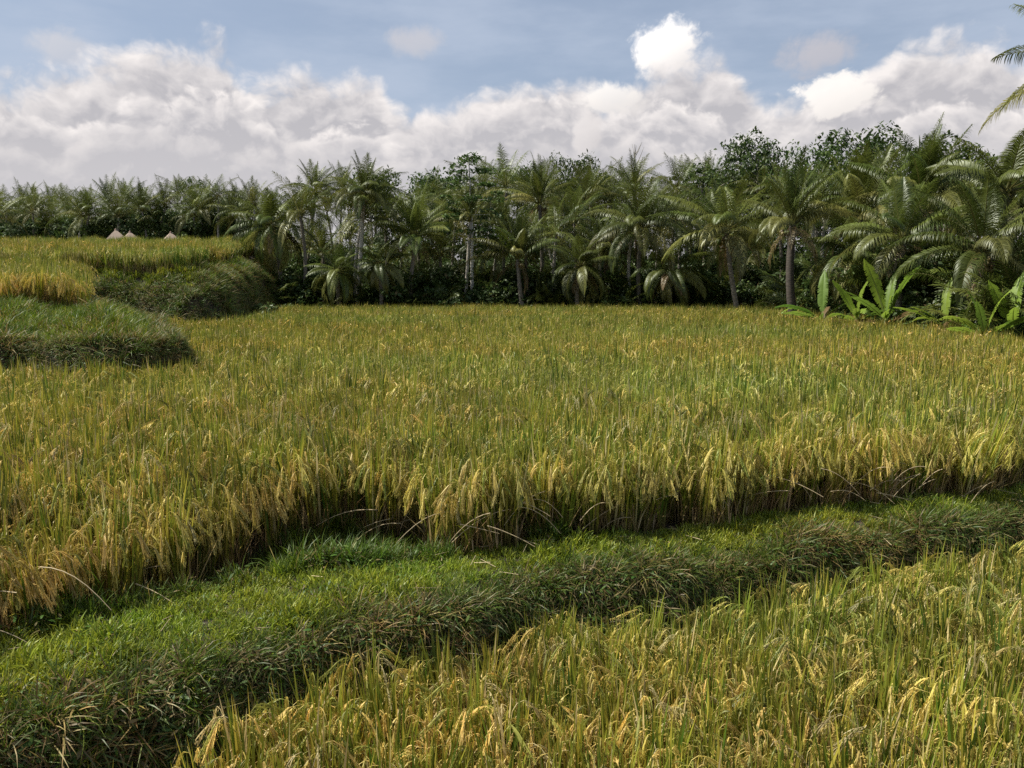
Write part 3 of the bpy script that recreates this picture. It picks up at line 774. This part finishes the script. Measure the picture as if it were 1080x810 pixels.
# shrubs along the field edge
for k, (u, Y, s, lab) in enumerate([(820, 37.5, 1.0, 'small dark shrub at the corner of the rice field left of the banana plants'),
        (268, 44, 1.2, 'round leafy shrub at the foot of the terrace bank end'),
        (985, 31, .9, 'low leafy shrub between the tallest and the rightmost banana plants'),
        (882, 38, 1.1, 'leafy light green shrub filling the gap behind the small banana plant'),
        (960, 36, 1.2, 'leafy light green shrub just right of the tallest banana plant'),
        (310, 53, 1.3, 'dark shrub at the field edge under the shaggy palm'),
        (475, 53, 1.2, 'dark shrub at the field edge just left of the slim white trunk'),
        (655, 53, 1.2, 'dark shrub at the field edge under the broad dark-plumed palm')]):
    p0 = at_y(u, 320, Y); o = thing('shrub', lab, 'shrub', (p0[0], Y, float(hfun(p0[:1], np.array([Y]))[0])), k)
    link('foliage', BUSH[k % 5], o, scale=(s * 1.1, s * 1.1, s))
    mb = MB()
    for a in range(5): mb.tube([(0, 0, -.05), (math.cos(a * 1.3) * .15, math.sin(a * 1.3) * .15, .4), (math.cos(a * 1.3) * .4, math.sin(a * 1.3) * .4, .8)], [.03, .022, .01], 5, (.15, .11, .07))
    link('stem', mb.mesh('shrub_stem', M_BARK, True), o, scale=(s, s, s))

# ------------------------------------------------------------------ banana plants: each big leaf a part
def banana_leaf(seed, L, w, col, arch=(.7, 1.5)):
    """one leaf standing along +X, arching; torn into ribs along both halves"""
    r = np.random.default_rng(seed); mb = MB(); k = 16; t = np.linspace(0, 1, k)
    el = r.uniform(.9, 1.25) - r.uniform(*arch) * t ** 1.6
    P = np.concatenate([[[0, 0, 0]], np.cumsum(np.column_stack([np.cos(el), 0 * el, np.sin(el)])[:-1] * L / (k - 1), 0)])
    T = unit(np.gradient(P, axis=0)); S = np.tile([0, 1., 0], (k, 1)); N = np.cross(T, S) * -1
    N = np.where(N[:, 2:] < 0, -N, N)
    mb.strips(P[None], np.interp(t, [0, .2, 1], [.06, .04, .008])[None], S[None], (.25, .30, .08))
    nl = 26; u = np.linspace(.2, .99, nl)
    def at(A): return np.stack([np.interp(u, t, A[:, i]) for i in range(3)], 1)
    Pu, Tu, Nu = at(P), at(T), at(N)
    prof = w / 2 * np.interp(u, [.2, .35, .6, .85, 1], [.35, .9, 1, .75, .1])
    for sg in (-1, 1):
        tear = np.cumsum(r.random(nl) < .18) * 0 + (r.random(nl) < .3)
        out = sg * np.array([0, 1., 0]) * .93 + Nu * .25 + Tu * .12
        dr = .05 + .04 * np.sin(u * 14 + seed) + tear * .10
        Q = np.stack([Pu, Pu + out * (prof * .5)[:, None], Pu + out * prof[:, None] - np.array([0, 0, 1.]) * (dr + .06)[:, None] * w], 1)
        sp = L * .8 / nl
        W = np.stack([np.full(nl, sp * 1.06), np.full(nl, sp * 1.06), sp * np.where(tear, .3, 1.06)], 1)
        mb.strips(Q, W, Tu[:, None, :], np.asarray(col) * r.uniform(.9, 1.1, (nl, 1)))
    return mb.mesh('banana_leaf_%d' % seed, M_BANANA)
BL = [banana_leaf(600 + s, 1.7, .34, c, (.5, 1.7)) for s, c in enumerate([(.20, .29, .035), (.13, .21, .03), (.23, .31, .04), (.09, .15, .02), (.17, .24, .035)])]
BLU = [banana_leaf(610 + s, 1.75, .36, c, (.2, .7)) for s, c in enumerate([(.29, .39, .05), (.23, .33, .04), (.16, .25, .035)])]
BLD = banana_leaf(620, 1.5, .3, (.22, .15, .07))
def banana(u, Y, s, label, leaves):
    p0 = at_y(u, 320, Y); root = thing('banana_plant', label, 'banana plant', (p0[0], Y, float(hfun(p0[:1], np.array([Y]))[0]) - .03))
    mb = MB(); hs = .75 * s
    mb.tube([(0, 0, 0), (.02, 0, hs * .5), (0, .02, hs), (0, 0, hs * 1.25)], [.11 * s, .09 * s, .07 * s, .03 * s], 8, (.16, .17, .06))
    link('stem', mb.mesh('banana_stem', M_BARK, True), root)
    rb = random.Random(int(u))
    leaves = leaves + [(rb.uniform(0, 6.28), rb.uniform(-.7, .15), rb.uniform(.6, 1.0)) for _ in range(4)] + [(rb.uniform(2, 5), -.75, -.8)]
    for k, (az, tilt, sc) in enumerate(leaves):
        dead = sc < 0
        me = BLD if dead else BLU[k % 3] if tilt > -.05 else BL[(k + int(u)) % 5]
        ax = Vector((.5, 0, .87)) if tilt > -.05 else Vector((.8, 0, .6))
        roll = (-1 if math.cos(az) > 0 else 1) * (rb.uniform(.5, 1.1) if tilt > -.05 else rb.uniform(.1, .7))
        e = (Matrix.Rotation(az, 3, 'Z') @ Matrix.Rotation(-tilt, 3, 'Y') @ Matrix.Rotation(roll, 3, ax)).to_euler()
        link('leaf', me, root, (0, 0, hs * (1.05 if not dead else .8)), e, (abs(sc) * s,) * 3)
banana(868, 35.5, 1.2, 'banana plant with two wide arched leaves nearest the dark shrub at the field corner', [(3.1, -.35, 1.1), (3.5, -.6, 1.0), (1.5, .35, 1.15), (.2, -.5, .9), (5.2, -.4, .8), (.9, -.2, -.8)])
banana(936, 34, 1.3, 'tallest banana plant with bright leaves raised in a V', [(2.9, .22, 1.25), (.3, .05, 1.2), (1.2, .3, 1.0), (.0, -.55, 1.0), (4.4, -.5, .9), (3.6, -.5, 1.0), (5.6, -.4, -.9)])
banana(905, 35.2, 1.2, 'small banana plant between the arched-leaf plant and the tallest one', [(2.6, .1, 1.0), (.8, .2, 1.0), (4.5, -.3, 1.0), (5.8, -.4, .9)])
banana(1042, 27.5, 1.0, 'rightmost banana plant with ragged bright leaves low at the rice edge', [(2.7, -.1, 1.05), (.4, .1, 1.1), (1.8, .3, 1.0), (3.5, -.55, 1.0), (5.4, -.4, .9), (.0, -.6, -.9)])
banana(1000, 30.5, 1.2, 'young banana plant with narrow leaves between the tallest and the rightmost', [(2.8, -.4, 1.0), (1.2, .2, 1.0), (.2, -.3, 1.0), (4.6, -.4, -1.0)])
banana(1072, 28, 1.2, 'half-hidden banana plant at the right border behind the ragged one', [(2.9, .1, 1.0), (1.0, .25, 1.1), (.1, -.2, 1.0), (4.2, -.3, 1.0)])

# ------------------------------------------------------------------ three huts
def hut(u, vtop, Y, label, rz, s=1.0):
    p0 = at_y(u, vtop, Y); gz = float(hfun(p0[:1], np.array([Y]))[0]); hz = p0[2] - gz
    root = thing('thatched_hut', label, 'hut', (p0[0], Y, gz), rz)
    w, ez = 1.5 * s, hz - 1.7 * s
    mb = MB(); mb.box((-w * .72, -w * .72, 0), (w * .72, w * .72, ez + .12), (.35, .27, .2)); link('wall', mb.mesh('hut_wall', M_PLASTER), root)
    mb = MB(); k = 7
    for a in range(4):                        # four slopes, slightly hollow, with a thick lower edge
        for side in (0,):
            th0 = a * math.pi / 2 + math.pi / 4; th1 = th0 + math.pi / 2
            t = np.linspace(0, 1, k); rad = w * 1.414 * (1 - t) ** .93; zz = ez + (hz - ez) * t
            A = np.column_stack([np.cos(th0) * rad, np.sin(th0) * rad, zz]); B = np.column_stack([np.cos(th1) * rad, np.sin(th1) * rad, zz])
            V = np.stack([A, B], 1); b = np.arange(k - 1)[:, None] * 2
            mb.add(V, np.concatenate([b, b + 1, b + 3, b + 2], 1), (.36, .275, .205))
            e = np.array([A[0], B[0], B[0] - [0, 0, .14], A[0] - [0, 0, .14]]); mb.add(e, [[0, 1, 2, 3]], (.5, .36, .28))
    roof = link('roof', mb.mesh('hut_roof', M_THATCH), root)
    mb = MB(); mb.tube([(0, 0, hz - .12), (0, 0, hz + .02), (0, 0, hz + .12)], [.10, .08, .01], 8, (.3, .2, .15)); link('finial', mb.mesh('finial', M_THATCH, True), roof)
    mb = MB(); mb.box((-.4, -w * .72 - .04, 0), (.4, -w * .72 - .004, ez * .95), (.12, .08, .05)); link('door', mb.mesh('hut_door', M_PLASTER), root)
hut(122, 242, 72, 'largest of the pale pointed hut roofs showing above the terrace rice', .5, 1.1)
hut(137, 244.3, 75, 'pale pointed hut roof just right of the largest one', .6, 1.0)
hut(180, 245, 75, 'lone pale pointed hut roof standing apart on the right', .55, .95)

# ------------------------------------------------------------------ fallen straw along the leaning rice
r = np.random.default_rng(77); mb = MB()
for k in range(46):
    x = r.uniform(-5.2, 7.5); y = float(rice_edge(np.array([x]))[0]) + r.uniform(-.35, .1)
    z = float(hfun(np.array([x]), np.array([y]))[0])
    L = r.uniform(.3, .75); az = r.uniform(-.8, .8) + (math.pi if r.random() < .75 else 0); h0 = r.uniform(.2, .6)
    t = np.linspace(0, 1, 7)[:, None]
    P = np.array([x, y, z + h0]) + t * np.array([math.cos(az), math.sin(az) * .4 - .15, -.1]) * L + np.array([0, 0, 1.]) * (np.sin(t * math.pi) * r.uniform(-.02, .05) - t ** 2 * min(h0, r.uniform(.05, .3)))
    mb.tube(P, np.linspace(.005, .003, 7), 4, np.array([.46, .36, .22]) * r.uniform(.7, 1.15))
for k in range(70):
    x = r.uniform(-4.5, 7.5); f = r.uniform(-.25, 1.1); y = float(fy(np.array([x]))[0] * (1 - f) + by(np.array([x]))[0] * f); z = float(hfun(np.array([x]), np.array([y]))[0])
    az = r.uniform(0, 6.28); L = r.uniform(.08, .28)
    P = np.array([x, y, z + r.uniform(.05, .12)]) + np.linspace(0, 1, 4)[:, None] * np.array([math.cos(az), math.sin(az), r.uniform(-.2, .2)]) * L
    mb.tube(P, np.full(4, .003), 4, np.array([.5, .40, .24]) * r.uniform(.6, 1.1))
o = link('fallen_straw', mb.mesh('fallen_straw', M_WEED)); tag(o, 'pale bent straw stalks fallen out of the leaning rice edge', 'straw', kind='stuff')

# ------------------------------------------------------------------ light, sky with clouds, camera
SUN_EL, SUN_AZ = R(56), R(-82)              # azimuth from +Y towards +X: sun high on the left, slightly beyond the field
to_sun = Vector((math.sin(SUN_AZ) * math.cos(SUN_EL), math.cos(SUN_AZ) * math.cos(SUN_EL), math.sin(SUN_EL)))
sd = bpy.data.lights.new('sun', 'SUN'); sd.energy = 5.0; sd.angle = R(.53); sd.color = (1, .95, .86)
so = bpy.data.objects.new('sun', sd); COL.objects.link(so); so.rotation_euler = to_sun.to_track_quat('Z', 'Y').to_euler(); so.location = (-20, 10, 40)

W = bpy.data.worlds.new('World'); SC.world = W; W.use_nodes = True
W.cycles.sampling_method = 'MANUAL'; W.cycles.sample_map_resolution = 128
nt = W.node_tree; nt.nodes.clear(); N, L = nt.nodes.new, nt.links.new
def val(x, sock):
    if isinstance(x, (int, float)): sock.default_value = x
    else: L(x, sock)
def m(op, a, b=None, c=None, clamp=False):
    n = N('ShaderNodeMath'); n.operation = op; n.use_clamp = clamp
    val(a, n.inputs[0])
    if b is not None: val(b, n.inputs[1])
    if c is not None: val(c, n.inputs[2])
    return n.outputs[0]
def smooth(x, a, b, lo=0., hi=1.):
    n = N('ShaderNodeMapRange'); n.interpolation_type = 'SMOOTHSTEP'; val(x, n.inputs[0]); n.inputs[1].default_value = a; n.inputs[2].default_value = b
    n.inputs[3].default_value = lo; n.inputs[4].default_value = hi
    return n.outputs[0]
def xyz(a, b, c):
    n = N('ShaderNodeCombineXYZ'); val(a, n.inputs[0]); val(b, n.inputs[1]); val(c, n.inputs[2]); return n.outputs[0]
def noise(vec, scale, detail=6, rough=.55, out='Fac'):
    n = N('ShaderNodeTexNoise'); n.noise_dimensions = '2D'; n.inputs['Scale'].default_value = scale; n.inputs['Detail'].default_value = detail; n.inputs['Roughness'].default_value = rough
    L(vec, n.inputs['Vector']); return n.outputs[out]
def puff(vec, scale, detail=4):
    n = N('ShaderNodeTexVoronoi'); n.voronoi_dimensions = '2D'; n.feature = 'F1'; n.inputs['Scale'].default_value = scale; n.inputs['Detail'].default_value = detail
    n.inputs['Roughness'].default_value = .5; n.normalize = True
    L(vec, n.inputs['Vector']); return n.outputs['Distance']
def mixc(f, a, b):
    n = N('ShaderNodeMix'); n.data_type = 'RGBA'; val(f, n.inputs[0])
    for x, s in ((a, n.inputs[6]), (b, n.inputs[7])):
        if isinstance(x, tuple): s.default_value = (*x, 1)
        else: L(x, s)
    return n.outputs[2]

tc = N('ShaderNodeTexCoord'); sx = N('ShaderNodeSeparateXYZ'); L(tc.outputs['Generated'], sx.inputs[0])
AZ = m('ARCTAN2', sx.outputs[0], sx.outputs[1]); EL = m('ARCSINE', sx.outputs[2])
def sky_dir(u, v):
    d = ray(u, v); d = d / np.linalg.norm(d); return math.atan2(d[0], d[1]), math.asin(d[2])
P0 = xyz(AZ, m('MULTIPLY', EL, 1.25), 0.0)
wn = noise(P0, 7, 4, .6, 'Color')
vm = N('ShaderNodeVectorMath'); vm.operation = 'MULTIPLY_ADD'; L(wn, vm.inputs[0]); vm.inputs[1].default_value = (.05, .05, 0); L(P0, vm.inputs[2])
PW = vm.outputs[0]
def shift(vec, d):
    n = N('ShaderNodeVectorMath'); n.operation = 'ADD'; L(vec, n.inputs[0]); n.inputs[1].default_value = d; return n.outputs[0]
def curve(pts):
    """cloud-top outline: elevation as a function of azimuth"""
    n = N('ShaderNodeFloatCurve'); cv = n.mapping.curves[0]
    A = [sky_dir(u, v) for u, v in pts]
    xs = [(a + .8) / 1.6 for a, _ in A]; ys = [e / .5 for _, e in A]
    while len(cv.points) < len(xs): cv.points.new(.5, .5)
    for pt, x, y in zip(cv.points, xs, ys): pt.location = (x, y)
    n.mapping.update()
    L(m('MULTIPLY_ADD', AZ, 1 / 1.6, .5), n.inputs['Value'])
    return m('MULTIPLY', n.outputs[0], .5)
def layer(base, pts, seed, soft, amp, white, grey, depth, litk=1.0, seg=26):
    T = curve(pts)
    V = shift(PW, (seed, seed * .7, seed * .3))
    pf = puff(V, seg); nz = noise(V, 9, 8, .56)
    hgt = m('SUBTRACT', m('ADD', T, m('MULTIPLY', m('SUBTRACT', .42, pf), amp)), EL)
    hgt = m('ADD', hgt, m('MULTIPLY', m('SUBTRACT', nz, .5), amp * 1.6))
    mask = smooth(hgt, -soft * .3, soft)
    pf2 = puff(shift(V, (-.012, .016, 0)), seg); nz2 = noise(shift(V, (-.016, .020, 0)), 9, 8, .5)
    lit = m('ADD', m('MULTIPLY', m('SUBTRACT', pf2, pf), 2.1), m('MULTIPLY', m('SUBTRACT', nz, nz2), 1.8))
    edge = smooth(hgt, 0, depth, 1, 0)
    f = m('ADD', m('MULTIPLY', edge, .75), m('MULTIPLY', lit, litk * .8), None, False)
    f = m('ADD', f, m('MULTIPLY', m('SUBTRACT', noise(V, 4.5, 3), .5), .5), None, True)
    return mixc(mask, base, mixc(f, grey, white)), mask

sky = N('ShaderNodeTexSky'); sky.sky_type = 'NISHITA'; sky.sun_disc = False
sky.sun_elevation = SUN_EL; sky.sun_rotation = SUN_AZ; sky.air_density = 1.0; sky.dust_density = 1.5; sky.ozone_density = 1.0; sky.altitude = 300
K = 10.0                                     # cloud radiances below are divided by the background strength
def rad(c): return tuple(x * K * .76 for x in c)
cir = smooth(noise(xyz(m('MULTIPLY', AZ, 2.0), m('MULTIPLY', EL, 7.0), 3.0), 2.2, 6, .55), .3, .75, .45, .8)
c = mixc(cir, mixc(.35, sky.outputs[0], (0, 0, 0)), rad((.44, .505, .62)))
LO = rad((.45, .44, .465)); MI = rad((.50, .485, .50)); WH = rad((.82, .775, .755)); BR = rad((.93, .885, .84))
def blob(base, u, v, ru, rv, seed, white, grey, soft=.5, k=1.0, lit=.55):
    a0, e0 = sky_dir(u, v)
    V = shift(PW, (seed, seed * .4, 0)); pf = puff(V, 40, 4); nz = noise(V, 18, 8, .62)
    dx = m('DIVIDE', m('SUBTRACT', AZ, a0), ru / FPX); dy = m('DIVIDE', m('SUBTRACT', EL, e0), rv / FPX)
    d = m('SUBTRACT', 1.0, m('SQRT', m('ADD', m('MULTIPLY', dx, dx), m('MULTIPLY', dy, dy))))
    d = m('ADD', d, m('ADD', m('MULTIPLY', m('SUBTRACT', .42, pf), .9), m('MULTIPLY', m('SUBTRACT', nz, .5), 1.3)))
    mask = m('MULTIPLY', smooth(d, 0, soft), k)
    f = m('ADD', m('MULTIPLY_ADD', dx, -.25, lit), m('MULTIPLY', dy, .35), None, True)
    return mixc(mask, base, mixc(f, grey, white))
c = blob(c, 437, 46, 30, 17, 3.3, rad((.62, .58, .58)), rad((.50, .50, .54)), .9, .6)
c = blob(c, 62, 50, 30, 18, 5.3, rad((.66, .63, .63)), rad((.50, .51, .56)), .9, .6)
c = blob(c, 866, 56, 42, 22, 1.9, rad((.56, .53, .55)), rad((.42, .42, .47)), .9, .8)
c = blob(c, 703, 49, 36, 27, 2.2, rad((1.15, 1.1, 1.05)), rad((.50, .48, .49)), .5, 1.0, .72)
c, _ = layer(c, [(-120, 100), (0, 85), (60, 78), (110, 72), (160, 58), (232, 52), (262, 88), (330, 84), (395, 84), (418, 122), (450, 124), (500, 108), (560, 100), (618, 88), (650, 106), (700, 74), (745, 66), (790, 92), (832, 118), (880, 92), (925, 74), (955, 60), (1010, 46), (1060, 52), (1200, 70)],
             .37, .024, .05, WH, LO, .065)
c, _ = layer(c, [(-120, 140), (0, 128), (90, 140), (150, 118), (240, 122), (330, 140), (440, 138), (520, 128), (590, 118), (625, 116), (700, 118), (760, 140), (840, 142), (880, 104), (905, 110), (950, 120), (1010, 112), (1080, 120), (1200, 120)],
             1.71, .014, .06, rad((.86, .81, .785)), rad((.455, .445, .47)), .032)
c, _ = layer(c, [(-120, 175), (0, 172), (120, 160), (230, 150), (330, 168), (440, 172), (560, 150), (640, 150), (720, 168), (860, 150), (960, 140), (1080, 146), (1200, 150)],
             3.13, .02, .055, rad((.74, .70, .685)), rad((.47, .46, .485)), .03)
c = blob(c, 640, 106, 40, 16, 7.2, BR, rad((.58, .55, .545)), .6, .9, .7)
c = blob(c, 618, 138, 16, 26, 8.1, WH, rad((.56, .53, .53)), .6, .8)
c = blob(c, 882, 102, 40, 20, 9.4, BR, rad((.66, .62, .60)), .35, .9, .8)
c = mixc(smooth(EL, .03, .20, .6, 0), c, rad((.575, .555, .565)))
bg = N('ShaderNodeBackground'); bg.inputs['Strength'].default_value = 1.0 / K
L(c, bg.inputs['Color']); out = N('ShaderNodeOutputWorld'); L(bg.outputs[0], out.inputs[0])

cam = bpy.data.cameras.new('camera'); co = bpy.data.objects.new('camera', cam); COL.objects.link(co)
cam.sensor_width = 36; cam.lens = 36 * FPX / 1080; cam.clip_end = 9000; cam.clip_start = .05
co.location = (0, 0, H); co.rotation_euler = (math.pi / 2 - PITCH, 0, 0)
SC.camera = co
vs = SC.view_settings; vs.view_transform = 'Standard'; vs.look = 'None'; vs.exposure = .62; vs.gamma = 1; vs.use_curve_mapping = False
SC.cycles.max_bounces = 5; SC.cycles.diffuse_bounces = 3; SC.cycles.transmission_bounces = 3; SC.cycles.glossy_bounces = 2
SC.cycles.use_denoising = False
SC.cycles.sample_clamp_indirect = 4
